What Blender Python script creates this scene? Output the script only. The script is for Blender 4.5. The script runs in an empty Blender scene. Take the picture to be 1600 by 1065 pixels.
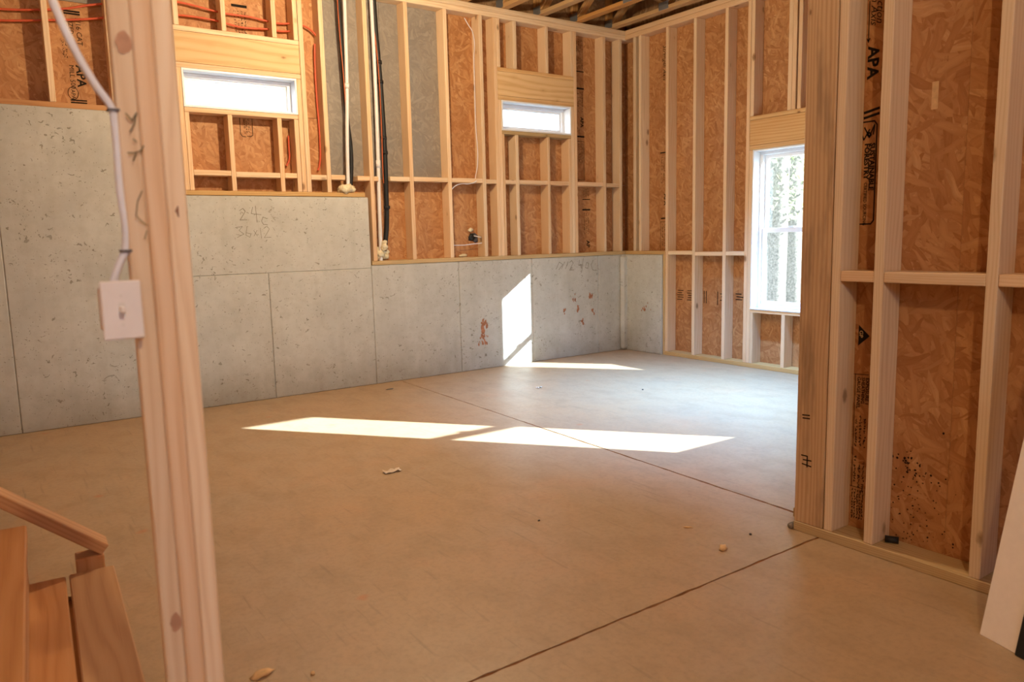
import bpy, bmesh, math, random
from mathutils import Vector, Matrix
random.seed(7)
R = math.radians
scene = bpy.context.scene
col = scene.collection

# ------------------------------------------------------------------ camera
cam_d = bpy.data.cameras.new('camera'); cam = bpy.data.objects.new('camera', cam_d); col.objects.link(cam)
cam_d.sensor_width = 36; cam_d.lens = 26.904; cam_d.clip_start = 0.02
yaw, pitch, roll = R(35.225), R(7.698), R(1.354)
fw = Vector((math.sin(yaw)*math.cos(pitch), math.cos(yaw)*math.cos(pitch), -math.sin(pitch)))
rt = Vector((math.cos(yaw), -math.sin(yaw), 0)); dn = fw.cross(rt)
c_, s_ = math.cos(roll), math.sin(roll)
rt2 = c_*rt + s_*dn; dn2 = -s_*rt + c_*dn
cam.matrix_world = Matrix(((rt2.x, -dn2.x, -fw.x, 0), (rt2.y, -dn2.y, -fw.y, 0), (rt2.z, -dn2.z, -fw.z, 1.4), (0, 0, 0, 1)))
cam_d.dof.use_dof = True; cam_d.dof.focus_distance = 5.2; cam_d.dof.aperture_fstop = 4.0
scene.camera = cam

# ------------------------------------------------------------------ light
SUN_DIR = Vector((-1.0, 1.27, -0.70)).normalized()
world = bpy.data.worlds.new('world'); scene.world = world; world.use_nodes = True
wn = world.node_tree; bg = wn.nodes['Background']
# clear blue sky, paler towards the horizon, the same all round
tc = wn.nodes.new('ShaderNodeTexCoord'); sx = wn.nodes.new('ShaderNodeSeparateXYZ'); cr = wn.nodes.new('ShaderNodeValToRGB')
wn.links.new(tc.outputs['Generated'], sx.inputs[0]); wn.links.new(sx.outputs[2], cr.inputs[0]); wn.links.new(cr.outputs[0], bg.inputs[0])
for e, (p, c) in zip((cr.color_ramp.elements[0], cr.color_ramp.elements.new(.25), cr.color_ramp.elements[-1]), ((0.0, (.74, .86, 1.0, 1)), (.25, (.60, .78, 1.0, 1)), (1.0, (.46, .68, 1.0, 1)))):
    e.position = p; e.color = c
bg.inputs[1].default_value = 9.0
def light(name, kind, energy, color, loc=(0, 0, 0), size=0.06):
    d = bpy.data.lights.new(name, kind); d.energy = energy; d.color = color
    o = bpy.data.objects.new(name, d); col.objects.link(o); o.location = loc
    if kind == 'POINT': d.shadow_soft_size = size
    return o
sun = light('sun', 'SUN', 46.0, (0.78, 0.90, 1.0)); sun.data.angle = R(0.5)
sun.rotation_euler = SUN_DIR.to_track_quat('-Z', 'Y').to_euler()
light('bulb_light_far', 'POINT', 230, (1.0, 0.79, 0.50), (2.7, 4.9, 3.36), 0.05)
tl = light('fill_light_far', 'AREA', 125, (0.22, 0.50, 1.0), (5.15, 4.25, 3.62)); tl.data.shape = 'RECTANGLE'; tl.data.size = .16; tl.data.size_y = 1.2; tl.data.spread = R(75)  # added unseen cool fill for the bluish glow on the far floor
light('bulb_light_near', 'POINT', 125, (1.0, 0.74, 0.43), (0.45, -0.5, 3.3), 0.05)
scene.view_settings.view_transform = 'Standard'; scene.view_settings.look = 'None'
scene.view_settings.gamma = 1; scene.view_settings.use_curve_mapping = False
scene.view_settings.exposure = 0.05

# ------------------------------------------------------------------ materials
def lin(r, g, b):
    f = lambda c: (c/255/12.92 if c/255 <= .04045 else ((c/255+.055)/1.055)**2.4)
    return (f(r), f(g), f(b), 1)
class NT:
    def __init__(s, name, rough=0.7, spec=0.3):
        s.m = bpy.data.materials.new(name); s.m.use_nodes = True; s.t = s.m.node_tree
        s.b = s.t.nodes['Principled BSDF']; s.b.inputs['Roughness'].default_value = rough
        s.b.inputs['Specular IOR Level'].default_value = spec
    def n(s, typ, ins=None, **kw):
        nd = s.t.nodes.new(typ)
        for k, v in kw.items(): setattr(nd, k, v)
        for k, v in (ins or {}).items():
            if isinstance(v, bpy.types.NodeSocket): s.t.links.new(v, nd.inputs[k])
            else: nd.inputs[k].default_value = v
        return nd
    def math(s, op, a, b=0.0, c=0.0): return s.n('ShaderNodeMath', {0: a, 1: b, 2: c}, operation=op).outputs[0]
    def vmath(s, op, a, b=(0, 0, 0)): return s.n('ShaderNodeVectorMath', {0: a, 1: b}, operation=op).outputs[0]
    def ramp(s, f, stops):
        nd = s.n('ShaderNodeValToRGB', {0: f}); e = nd.color_ramp.elements
        while len(e) < len(stops): e.new(0.5)
        for k, (p, c) in enumerate(stops): e[k].position = p; e[k].color = c if len(c) == 4 else (*c, 1)
        return nd.outputs[0]
    def mix(s, f, a, b, mode='MIX'):
        nd = s.n('ShaderNodeMix', None, data_type='RGBA', blend_type=mode)
        for i, v in ((0, f), (6, a), (7, b)):
            if isinstance(v, bpy.types.NodeSocket): s.t.links.new(v, nd.inputs[i])
            else: nd.inputs[i].default_value = v
        return nd.outputs[2]
    def step(s, f, lo, hi):
        nd = s.n('ShaderNodeMapRange', {0: f, 1: lo, 2: hi, 3: 0.0, 4: 1.0}); return nd.outputs[0]
    def obj(s, rnd=True):
        o = s.n('ShaderNodeTexCoord').outputs['Object']
        s.rand = s.n('ShaderNodeObjectInfo').outputs['Random']
        if rnd:
            c = s.n('ShaderNodeCombineXYZ', {0: s.math('MULTIPLY', s.rand, 37.0), 1: s.math('MULTIPLY', s.rand, 91.0), 2: s.math('MULTIPLY', s.rand, 53.0)}).outputs[0]
            o = s.vmath('ADD', o, c)
        return o
    def scale(s, v, sc, rot=(0, 0, 0)): return s.n('ShaderNodeMapping', {'Vector': v, 'Scale': sc, 'Rotation': rot}).outputs[0]
    def noise(s, v, sc, det=3.0, rough=.55, dist=0.0):
        return s.n('ShaderNodeTexNoise', {'Vector': v, 'Scale': sc, 'Detail': det, 'Roughness': rough, 'Distortion': dist}).outputs[0]
    def vor(s, v, sc, rnd=1.0, feature='F1'):
        return s.n('ShaderNodeTexVoronoi', {'Vector': v, 'Scale': sc, 'Randomness': rnd}, feature=feature)
    def out(s, c, bump=None, strength=.2, dist=.002):
        if isinstance(c, bpy.types.NodeSocket): s.t.links.new(c, s.b.inputs['Base Color'])
        else: s.b.inputs['Base Color'].default_value = c
        if bump is not None:
            b = s.n('ShaderNodeBump', {'Height': bump, 'Strength': strength, 'Distance': dist})
            s.t.links.new(b.outputs[0], s.b.inputs['Normal'])
        return s.m

def wood(name, pale, mid, dark, knot=(96, 56, 28), grain=1.0, dirt=None, kn=1.0):
    k = NT(name, .62, .25); o = k.obj()
    warp = k.noise(k.scale(o, (3, 3, .5)), 2.0, 2)
    v = k.vmath('ADD', k.scale(o, (1, 1, .035)), k.n('ShaderNodeCombineXYZ', {0: k.math('MULTIPLY', warp, .05), 1: k.math('MULTIPLY', warp, .03), 2: 0.0}).outputs[0])
    wave = k.n('ShaderNodeTexWave', {'Vector': v, 'Scale': 30.0 * grain, 'Distortion': 4.0, 'Detail': 2.0, 'Detail Scale': 1.2}, wave_type='RINGS', rings_direction='Z').outputs[1]
    fine = k.noise(k.scale(o, (1, 1, .02)), 260.0, 3)
    c = k.ramp(wave, [(0.0, lin(*pale)), (.62, lin(*mid)), (1.0, lin(*dark))])
    c = k.mix(.35, c, lin(*mid)); c = k.mix(k.step(fine, .35, .8), c, lin(*mid), 'MIX')
    big = k.noise(k.scale(o, (2, 2, .4)), 2.5, 3)
    c = k.mix(k.math('MULTIPLY', k.step(big, .4, .75), .35), c, lin(*dark), 'MIX')
    vo = k.vor(k.scale(o, (1.0, 1.0, .55)), 5.0)
    kd = k.math('ADD', vo.outputs['Distance'], k.math('MULTIPLY', k.noise(o, 60.0, 2), .04))
    km = k.math('SUBTRACT', 1.0, k.step(kd, .055 * kn, .10 * kn))
    c = k.mix(k.math('MULTIPLY', km, .85), c, lin(*knot))
    halo = k.math('SUBTRACT', 1.0, k.step(kd, .09 * kn, .22 * kn))
    c = k.mix(k.math('MULTIPLY', halo, .30), c, lin(*dark))
    if dirt:
        d = k.step(k.noise(k.scale(o, (1.5, 1.5, .25)), 9.0, 4), .52, .68)
        c = k.mix(k.math('MULTIPLY', d, .6), c, lin(*dirt))
    hsv = k.n('ShaderNodeHueSaturation', {'Hue': k.math('MULTIPLY_ADD', k.rand, .012, .494), 'Saturation': k.math('MULTIPLY_ADD', k.rand, -.22, 1.08),
              'Value': k.math('MULTIPLY_ADD', k.math('FRACT', k.math('MULTIPLY', k.rand, 7.3)), .16, .90), 'Color': c})
    return k.out(hsv.outputs[0], fine, .12, .001)

def osb(name, stops, dark, grey=None):
    k = NT(name, .55, .3); o = k.obj()
    best = None
    for i, (ang, sc) in enumerate(((12, 1.0), (68, 1.15), (112, .9), (158, 1.1), (38, 1.3))):
        w = k.vmath('ADD', o, k.n('ShaderNodeCombineXYZ', {0: i*7.7, 1: i*3.1, 2: i*5.3}).outputs[0])
        wob = k.n('ShaderNodeTexNoise', {'Vector': o, 'Scale': 5.0 + i, 'Detail': 1.0}).outputs[1]
        w = k.vmath('ADD', w, k.vmath('MULTIPLY', wob, (.085, .085, .085)))
        # panels are modelled with their face in local X-Z
        rot = k.n('ShaderNodeMapping', {'Vector': w, 'Rotation': (0, R(ang), 0)}).outputs[0]
        v = k.vor(k.scale(rot, (34*sc, 3.0, 6.5*sc)), 1.0)
        sep = k.n('ShaderNodeSeparateColor', {0: v.outputs['Color']})
        st = k.math('MULTIPLY', sep.outputs[1], 1.0); tone = sep.outputs[0]
        e = k.step(v.outputs['Distance'], .30, .75)
        fib = k.noise(k.scale(rot, (1, 1, .07)), 170.0, 3)
        tone = k.math('ADD', k.math('MULTIPLY', tone, .62), k.math('MULTIPLY', fib, .38))
        if best is None: best, bt, be = st, tone, e
        else:
            gt = k.math('GREATER_THAN', st, best)
            mt = k.n('ShaderNodeMix', {0: gt, 2: bt, 3: tone}, data_type='FLOAT').outputs[0]
            me = k.n('ShaderNodeMix', {0: gt, 2: be, 3: e}, data_type='FLOAT').outputs[0]
            best = k.math('MAXIMUM', st, best); bt, be = mt, me
    c = k.ramp(bt, stops)
    c = k.mix(k.math('MULTIPLY', be, .30), c, lin(*dark))
    gaps = k.step(k.noise(k.scale(o, (1, 1, .6), (0, R(30), 0)), 38.0, 4, .6, .6), .63, .70)
    c = k.mix(k.math('MULTIPLY', gaps, .40), c, lin(*dark))
    fle = k.step(k.noise(o, 90.0, 2), .70, .78)
    c = k.mix(k.math('MULTIPLY', fle, .5), c, stops[-1][1])
    big = k.noise(o, 1.6, 3)
    c = k.mix(k.math('MULTIPLY', k.step(big, .42, .72), .28), c, lin(*dark))
    if grey:
        st = k.noise(k.scale(o, (6, 6, .5)), 2.0, 4)
        c = k.mix(k.math('MULTIPLY_ADD', st, .35, .42), c, lin(*grey))
    return k.out(c, bt, .25, .002)

M = {}
M['stud'] = wood('pine_stud', (234, 206, 172), (228, 196, 158), (208, 168, 124), kn=1.35)
M['pale_stud'] = wood('pale_pine_stud', (240, 218, 192), (234, 206, 174), (216, 180, 142), kn=.5)
M['header'] = wood('pine_header', (230, 198, 150), (222, 186, 134), (196, 148, 92), grain=.4)
M['treated'] = wood('treated_plate', (208, 178, 128), (194, 160, 108), (160, 124, 76), knot=(80, 50, 26), grain=1.3)
M['post'] = wood('weathered_post', (226, 194, 152), (214, 174, 128), (184, 138, 92), grain=.6, dirt=(140, 112, 84), kn=.6)
M['tread'] = wood('stair_plank', (206, 158, 112), (196, 146, 98), (172, 120, 76), grain=.7, kn=.9)
M['truss'] = wood('truss_lumber', (214, 172, 116), (196, 150, 94), (160, 114, 66))
M['osb'] = osb('oriented_strand_board', [(.12, lin(162, 108, 66)), (.45, lin(186, 133, 86)), (.75, lin(197, 147, 99)), (1.0, lin(216, 174, 128))], (138, 86, 48))
M['osb_grey'] = osb('weathered_strand_board', [(.0, lin(120, 96, 72)), (.5, lin(156, 136, 112)), (1.0, lin(190, 172, 148))], (100, 86, 72), grey=(132, 130, 128))
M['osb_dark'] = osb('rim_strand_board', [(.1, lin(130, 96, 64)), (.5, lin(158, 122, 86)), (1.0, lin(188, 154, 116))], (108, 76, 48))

def concrete(name, base, pale, stain):
    k = NT(name, .8, .25); o = k.obj(False)
    w = k.n('ShaderNodeNewGeometry').outputs['Position']
    n1 = k.noise(w, 2.2, 5, .6); n2 = k.noise(w, 14.0, 4, .65)
    c = k.mix(k.step(n1, .32, .68), lin(*base), lin(*pale))
    c = k.mix(k.math('MULTIPLY', k.step(n2, .45, .75), .30), c, lin(*stain))
    drip = k.noise(k.scale(w, (9, 9, .8)), 1.0, 3)
    c = k.mix(k.math('MULTIPLY', k.step(drip, .5, .72), .22), c, lin(*stain))
    z = k.n('ShaderNodeSeparateXYZ', {0: w}).outputs[2]
    damp = k.math('MULTIPLY', k.math('SUBTRACT', 1.0, k.step(k.math('ADD', z, k.math('MULTIPLY', k.noise(w, 5.0, 4), .5)), .22, .62)), .42)
    c = k.mix(damp, c, lin(118, 106, 82))
    thr = k.step(k.noise(w, 2.6, 3), .30, .70)
    fl1 = k.noise(k.scale(w, (1, 1, 1.3)), 30.0, 3, .5, .8)
    hm = k.step(k.math('MULTIPLY_ADD', thr, .075, fl1), .700, .735)
    fl2 = k.noise(k.scale(w, (1, 1, 1.2)), 13.0, 4, .55, 1.2)
    hm = k.math('MAXIMUM', hm, k.math('MULTIPLY', k.step(k.math('MULTIPLY_ADD', thr, .05, fl2), .715, .735), .8))
    v2 = k.vor(w, 62.0)
    s2 = k.math('GREATER_THAN', k.n('ShaderNodeSeparateColor', {0: v2.outputs['Color']}).outputs[0], .86)
    hm2 = k.math('MULTIPLY', s2, k.math('SUBTRACT', 1.0, k.step(v2.outputs['Distance'], .14, .28)))
    h = k.math('MAXIMUM', hm, k.math('MULTIPLY', hm2, .8))
    c = k.mix(k.math('MULTIPLY', h, .60), c, lin(104, 94, 74))
    return k.out(c, k.math('SUBTRACT', k.math('MULTIPLY', n2, .3), h), .45, .006)
M['concrete'] = concrete('poured_concrete', (182, 180, 172), (200, 198, 190), (160, 155, 140))

def floor_mat():
    k = NT('dusty_slab', .72, .5); w = k.n('ShaderNodeNewGeometry').outputs['Position']
    n1 = k.noise(w, .9, 5, .6, .4); n2 = k.noise(k.scale(w, (1.5, 1.0, 1), (0, 0, R(25))), 3.4, 6, .7, .3); n3 = k.noise(w, 38.0, 4, .7)
    c = k.mix(k.step(n1, .35, .68), lin(173, 148, 118), lin(179, 147, 111))
    c = k.mix(k.math('MULTIPLY', k.step(n2, .46, .72), .42), c, lin(148, 122, 92))
    c = k.mix(k.math('MULTIPLY', k.step(k.noise(w, 1.7, 4), .55, .75), .5), c, lin(192, 150, 112))
    c = k.mix(k.math('MULTIPLY', k.step(n3, .46, .74), .4), c, lin(138, 118, 94))
    sp = k.vor(w, 2.3); spot = k.math('SUBTRACT', 1.0, k.step(k.math('ADD', sp.outputs['Distance'], k.math('MULTIPLY', k.noise(w, 25.0, 3), .09)), .07, .12))
    c = k.mix(k.math('MULTIPLY', spot, .5), c, lin(188, 112, 66))
    sc = k.noise(k.scale(w, (30, 2.0, 1), (0, 0, R(-38))), 1.2, 3)
    c = k.mix(k.math('MULTIPLY', k.step(sc, .62, .72), .32), c, lin(120, 102, 82))
    k.t.links.new(k.math('MULTIPLY_ADD', n2, .25, .36), k.b.inputs['Roughness'])
    return k.out(c, n3, .15, .002)
M['floor'] = floor_mat()
def plain(name, rgb, rough=.5, spec=.4, var=.08):
    k = NT(name, rough, spec); o = k.obj()
    n = k.noise(o, 30.0, 3)
    c = k.mix(k.step(n, .3, .7), lin(*rgb), lin(*[max(0, int(x*(1-var))) for x in rgb]))
    return k.out(c, n, .05, .001)
M['knot'] = plain('wood_knot', (170, 118, 90), .7, .2, .3); M['knot_pale'] = plain('pale_knot', (206, 158, 130), .7, .2, .15)
M['joint'] = plain('joint_dirt', (150, 102, 66), .9, .1, .3)
M['vinyl'] = plain('white_vinyl', (238, 240, 243), .35, .5, .02)
M['pvc'] = plain('white_pvc', (226, 222, 220), .35, .5, .03)
M['plate'] = plain('white_plastic', (236, 230, 230), .4, .5, .02)
M['cable'] = plain('white_cable_jacket', (226, 226, 236), .45, .4, .03)
M['black'] = plain('black_rubber', (30, 29, 29), .55, .4, .2)
M['orange'] = plain('orange_cable_jacket', (208, 90, 56), .45, .4, .08)
M['copper'] = plain('copper_orange', (190, 96, 50), .5, .4, .1)
M['foam'] = plain('spray_foam', (236, 222, 188), .7, .2, .15)
M['ink'] = plain('stamp_ink', (40, 34, 28), .8, .1, .2)
M['pencil'] = plain('pencil_mark', (128, 118, 100), .8, .1, .2)
M['rust'] = plain('red_clay_smear', (184, 128, 98), .9, .1, .25)
M['mold'] = plain('mold_speck', (44, 32, 26), .9, .1, .2)
M['door_white'] = plain('white_door_paint', (238, 226, 216), .5, .4, .02)
M['metal'] = NT('galvanised_plate', .42, .5).m
_b = M['metal'].node_tree.nodes['Principled BSDF']; _b.inputs['Base Color'].default_value = lin(150, 154, 160); _b.inputs['Metallic'].default_value = .7
M['film'] = plain('pale_plastic_film', (214, 214, 216), .35, .5, .15)
M['wrap'] = plain('house_wrap', (206, 208, 210), .7, .2, .05)
M['bark'] = plain('pale_bark', (150, 138, 124), .9, .1, .35)
M['ground'] = plain('leaf_litter', (140, 132, 116), .95, .1, .4)
M['chip'] = plain('wood_chip', (232, 190, 138), .7, .2, .15)
M['paper'] = plain('torn_paper', (226, 208, 190), .8, .2, .08)
M['nail'] = plain('nail_head', (70, 62, 56), .5, .5, .1)
M['tape'] = plain('staple_band', (86, 84, 92), .5, .4, .1)
def glass_mat():
    m = bpy.data.materials.new('window_glass'); m.use_nodes = True; t = m.node_tree
    t.nodes.remove(t.nodes['Principled BSDF']); o = t.nodes['Material Output']
    a = t.nodes.new('ShaderNodeBsdfTransparent'); a.inputs[0].default_value = (.93, .97, .98, 1)
    g = t.nodes.new('ShaderNodeBsdfGlossy'); g.inputs['Roughness'].default_value = .02
    lw = t.nodes.new('ShaderNodeLayerWeight'); pw = t.nodes.new('ShaderNodeMath'); pw.operation = 'POWER'; pw.inputs[1].default_value = 5.0
    f = t.nodes.new('ShaderNodeMath'); f.operation = 'MULTIPLY_ADD'; f.inputs[1].default_value = .85; f.inputs[2].default_value = .04
    t.links.new(lw.outputs['Facing'], pw.inputs[0]); t.links.new(pw.outputs[0], f.inputs[0])
    x = t.nodes.new('ShaderNodeMixShader')
    t.links.new(f.outputs[0], x.inputs[0]); t.links.new(a.outputs[0], x.inputs[1]); t.links.new(g.outputs[0], x.inputs[2]); t.links.new(x.outputs[0], o.inputs[0])
    return m
M['glass'] = glass_mat()
def leaf_mat():
    k = NT('leaf_green', .6, .2); o = k.obj(False); n = k.noise(o, 6.0, 2)
    c = k.mix(k.step(n, .35, .65), lin(150, 170, 110), lin(210, 205, 140))
    k.b.inputs['Transmission Weight'].default_value = 0.0
    return k.out(c)
M['leaf'] = leaf_mat()

# ------------------------------------------------------------------ helpers
def link(name, me, mat, parent=None, loc=(0, 0, 0)):
    o = bpy.data.objects.new(name, me); col.objects.link(o)
    if mat is not None and not me.materials: me.materials.append(mat)
    if parent is not None:
        o.parent = parent; p = parent; turned = False
        while p: turned = turned or any(abs(a) > 1e-6 for a in p.rotation_euler); p = p.parent
        if turned: o.matrix_parent_inverse = world_mat(parent).inverted(); o.location = loc
        else: o.location = Vector(loc) - world_loc(parent)
    else: o.location = loc
    return o
def world_mat(o):
    m = o.matrix_basis.copy(); m = o.matrix_parent_inverse @ m if o.parent else m
    return world_mat(o.parent) @ m if o.parent else m
def world_loc(o):
    v = Vector(o.location); p = o.parent
    while p: v += p.location; p = p.parent
    return v
def tag(o, label, cat=None, group=None, kind=None):
    o['label'] = label
    if cat: o['category'] = cat
    if group: o['group'] = group
    if kind: o['kind'] = kind
    return o
def empty(name, loc, label, cat=None, group=None, kind=None):
    o = bpy.data.objects.new(name, None); col.objects.link(o); o.location = loc; o.empty_display_size = .1
    return tag(o, label, cat, group, kind)
def bm_box(bm, a, b, bev=0.0):
    a = Vector(a); b = Vector(b); c = (a+b)/2; d = b-a
    r = bmesh.ops.create_cube(bm, size=1.0, matrix=Matrix.Translation(c) @ Matrix.Diagonal((*d, 1)))
    if bev > 0:
        es = list({e for v in r['verts'] for e in v.link_edges})
        bmesh.ops.bevel(bm, geom=es, offset=bev, segments=1, affect='EDGES')
def bm_mesh(bm, name, smooth=False):
    me = bpy.data.meshes.new(name); bm.to_mesh(me); bm.free()
    if smooth: me.polygons.foreach_set('use_smooth', [True]*len(me.polygons))
    return me
CACHE = {}
def board(name, mat, a, b, parent=None, axis=None, bev=.003, label=None):
    """a length of lumber between corners a and b; its local Z runs along the grain"""
    a = Vector(a); b = Vector(b); c = (a+b)/2; d = b-a
    if axis is None: axis = max(range(3), key=lambda i: d[i])
    if axis == 2: dims = (d.x, d.y, d.z); rot = (0, 0, 0)
    elif axis == 0: dims = (d.z, d.y, d.x); rot = (0, R(90), 0)
    else: dims = (d.x, d.z, d.y); rot = (R(-90), 0, 0)
    key = (mat, tuple(round(x, 3) for x in dims), bev)
    if key not in CACHE:
        bm = bmesh.new(); h = Vector(dims)/2; bm_box(bm, -h, h, min(bev, min(dims)*.3)); CACHE[key] = bm_mesh(bm, name)
    o = link(name, CACHE[key], M[mat], parent, c); o.rotation_euler = rot
    if label: o['label'] = label
    return o
def boxes(name, mat, bl, parent=None, bev=0.0, org=None):
    org = Vector(org) if org else Vector(bl[0][0])
    bm = bmesh.new()
    for a, b in bl: bm_box(bm, Vector(a)-org, Vector(b)-org, bev)
    return link(name, bm_mesh(bm, name), M[mat], parent, org)
def tube(name, mat, pts, rad, parent=None, res=4, flat=None):
    cu = bpy.data.curves.new(name, 'CURVE'); cu.dimensions = '3D'; cu.bevel_depth = rad; cu.bevel_resolution = res; cu.use_fill_caps = True
    sp = cu.splines.new('BEZIER'); sp.bezier_points.add(len(pts)-1); org = Vector(pts[0])
    for p, q in zip(sp.bezier_points, pts): p.co = Vector(q)-org; p.handle_left_type = p.handle_right_type = 'AUTO'
    sp.resolution_u = 8
    t = bpy.data.objects.new('tmp', cu); col.objects.link(t)
    dg = bpy.context.evaluated_depsgraph_get(); dg.update()
    me = bpy.data.meshes.new_from_object(t.evaluated_get(dg)); bpy.data.objects.remove(t); bpy.data.curves.remove(cu)
    me.materials.clear(); me.polygons.foreach_set('use_smooth', [True]*len(me.polygons))
    return link(name, me, M[mat], parent, org)
def frame_axes(face):
    if face == '-y': return Vector((1, 0, 0)), Vector((0, 0, 1)), Vector((0, -1, 0))     # right, up, out
    return Vector((0, -1, 0)), Vector((0, 0, 1)), Vector((-1, 0, 0))
def stamp(text, loc, size, face, parent, down=True, mat='ink', shear=0.0, bold=.0, sx=1.0):
    cu = bpy.data.curves.new('stamp', 'FONT'); cu.body = text; cu.size = size; cu.shear = shear; cu.offset = bold; cu.resolution_u = 2
    t = bpy.data.objects.new('tmp', cu); col.objects.link(t)
    dg = bpy.context.evaluated_depsgraph_get(); dg.update()
    me = bpy.data.meshes.new_from_object(t.evaluated_get(dg)); bpy.data.objects.remove(t); bpy.data.curves.remove(cu)
    me.materials.clear()
    r, u, n = frame_axes(face)
    ex, ey = (-u, r) if down else (r, u)
    m = Matrix((ex*sx, ey, n)).transposed(); me.transform(m.to_4x4())
    return link('stamp', me, M[mat], parent, Vector(loc)+n*.0012)
def strokes(name, mat, lines, loc, face, parent, w=.004, down=False):
    """flat ink strokes: polylines in (right, up) metres about loc"""
    r, u, n = frame_axes(face); bm = bmesh.new()
    for ln in lines:
        for (x0, y0), (x1, y1) in zip(ln, ln[1:]):
            d = Vector((x1-x0, y1-y0)); L = d.length or 1e-6; d /= L; p = Vector((-d.y, d.x))*w/2; e = d*w*.4
            q = [Vector((x0, y0))-e-p, Vector((x1, y1))+e-p, Vector((x1, y1))+e+p, Vector((x0, y0))-e+p]
            bm.faces.new([bm.verts.new(r*c.x+u*c.y) for c in q])
    return link(name, bm_mesh(bm, name), M[mat], parent, Vector(loc)+n*.0012)
def blots(name, mat, spots, loc, face, parent):
    r, u, n = frame_axes(face); bm = bmesh.new()
    for (x, y, s, asp) in spots:
        k = 7; ph = random.random()*6
        lift = n*(.00002*len(bm.faces)); bm.faces.new([bm.verts.new(lift+r*(x+s*random.uniform(.6, 1.2)*math.cos(ph+6.283*i/k))+u*(y+asp*s*random.uniform(.6, 1.2)*math.sin(ph+6.283*i/k))) for i in range(k)])
    o = link(name, bm_mesh(bm, name), M[mat], parent, Vector(loc)+n*.0012); o['kind'] = 'stuff'; return o
def lump(name, mat, loc, size, parent=None, sub=3, amp=.35, seed=0, z0=None):
    from mathutils import noise as mn
    bm = bmesh.new(); bmesh.ops.create_icosphere(bm, subdivisions=sub, radius=1)
    for v in bm.verts:
        f = 1+amp*mn.noise(v.co*1.7+Vector((seed, 0, 0)))+amp*.6*mn.noise(v.co*4+Vector((0, seed, 0)))
        v.co = Vector((v.co.x*size[0]*f, v.co.y*size[1]*f, v.co.z*size[2]*f))
        if z0 is not None: v.co.z = max(v.co.z, z0)
    return link(name, bm_mesh(bm, name, True), M[mat], parent, loc)

# ------------------------------------------------------------------ constants of the room
YB, YO = 6.846, 6.986          # front of back framing / face of its sheathing
XR, XRO = 6.556, 6.696         # right wall
XP, XPO = 3.075, 3.215         # near partition
YJ, YJO = 2.18, 2.045          # return wall that joins partition and right wall
ZT0, ZT1, ZT2 = 3.662, 3.715, 3.768   # top plates
Zs = .045                       # bottom plate
XL, YF = -3.0, -2.6             # unseen room limits

# ------------------------------------------------------------------ floor
fl = boxes('floor', 'joint', [((XL-.3, YF-.3, -.14), (7.2, 7.3, -.003))]); tag(fl, 'dusty pale concrete slab floor with two sawn control joints', kind='structure')
def slab(pts):
    bm = bmesh.new(); org = Vector((pts[0][0], pts[0][1], 0))
    # wobbly sawn edges
    ring = []
    for i, p in enumerate(pts):
        q = pts[(i+1) % len(pts)]; p = Vector(p); q = Vector(q); n = max(1, int((q-p).length/.05))
        nn = Vector((-(q-p).y, (q-p).x)).normalized()
        for k in range(n):
            t = p.lerp(q, k/n); ring.append(t + nn*(random.choice((0, 0, .001, .002, .003, .005)) if k else 0))
    f = bm.faces.new([bm.verts.new((v.x-org.x, v.y-org.y, -.0115)) for v in ring]); f.normal_update()
    if f.normal.z < 0: f.normal_flip()
    e = bmesh.ops.extrude_face_region(bm, geom=[f])
    for v in e['geom']:
        if isinstance(v, bmesh.types.BMVert): v.co.z = 0.0
    return link('slab', bm_mesh(bm, 'slab'), M['floor'], fl, org)
g = .003
g = .003; h_ = .0042
slab([(XL-.2, YF-.2), (3.262-g, YF-.2), (3.262-g, 1.950-h_), (XL-.2, 1.950-h_)])
slab([(XL-.2, 1.950+h_), (3.255-g*.8, 1.950+h_), (3.463-g*.8, 7.2), (XL-.2, 7.2)])
slab([(3.262+g, 1.950+h_), (7.15, 1.950+h_), (7.15, 7.2), (3.463+g*.8, 7.2)])
slab([(3.262+g, YF-.2), (7.15, YF-.2), (7.15, 1.950-h_), (3.262+g, 1.950-h_)])

# ------------------------------------------------------------------ back wall
wb = boxes('wall_back', 'wrap', [((XL-.2, 7.003, 2.4), (1.585, 7.02, 4.2)), ((1.25, 7.003, 1.7), (1.585, 7.02, 2.4)), ((1.585, 7.003, 1.7), (2.55, 7.02, 2.53)), ((1.585, 7.003, 2.84), (2.55, 7.02, 4.2)),
                                 ((2.55, 7.003, 1.1), (4.772, 7.02, 4.2)), ((4.772, 7.003, 1.1), (5.718, 7.02, 2.53)), ((4.772, 7.003, 2.84), (5.718, 7.02, 4.2)), ((5.718, 7.003, 1.1), (6.9, 7.02, 4.2))])
tag(wb, 'far wall of stepped poured concrete with open pine studs and strand board above', kind='structure')
G = .0012
def conc(x0, x1, z0, z1, parent=wb, y0=YB, y1=7.09):
    return boxes('concrete_panel', 'concrete', [((x0+G, y0, z0+(G if z0 > 0 else 0)), (x1-G, y1, z1))], parent, bev=.006)
boxes('concrete_core', 'concrete', [((XL-.2, YB+.012, 0), (6.55, 7.08, 1.12)), ((XL-.2, YB+.012, 1.12), (3.18, 7.08, 1.80)), ((XL-.2, YB+.012, 1.8), (1.29, 7.08, 2.44))], wb)
for x0, x1 in ((-3.2, -1.75), (-1.75, -.76), (-.76, .226), (.226, 1.30)): conc(x0, x1, 0, 2.455)
for x0, x1 in ((1.30, 2.19), (2.19, 3.192)): conc(x0, x1, 0, 1.135)
conc(1.30, 3.192, 1.135, 1.812)
for x0, x1 in ((3.192, 4.178), (4.178, 5.131), (5.131, 6.112), (6.112, 6.54)): conc(x0, x1, 0, 1.163)
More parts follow.
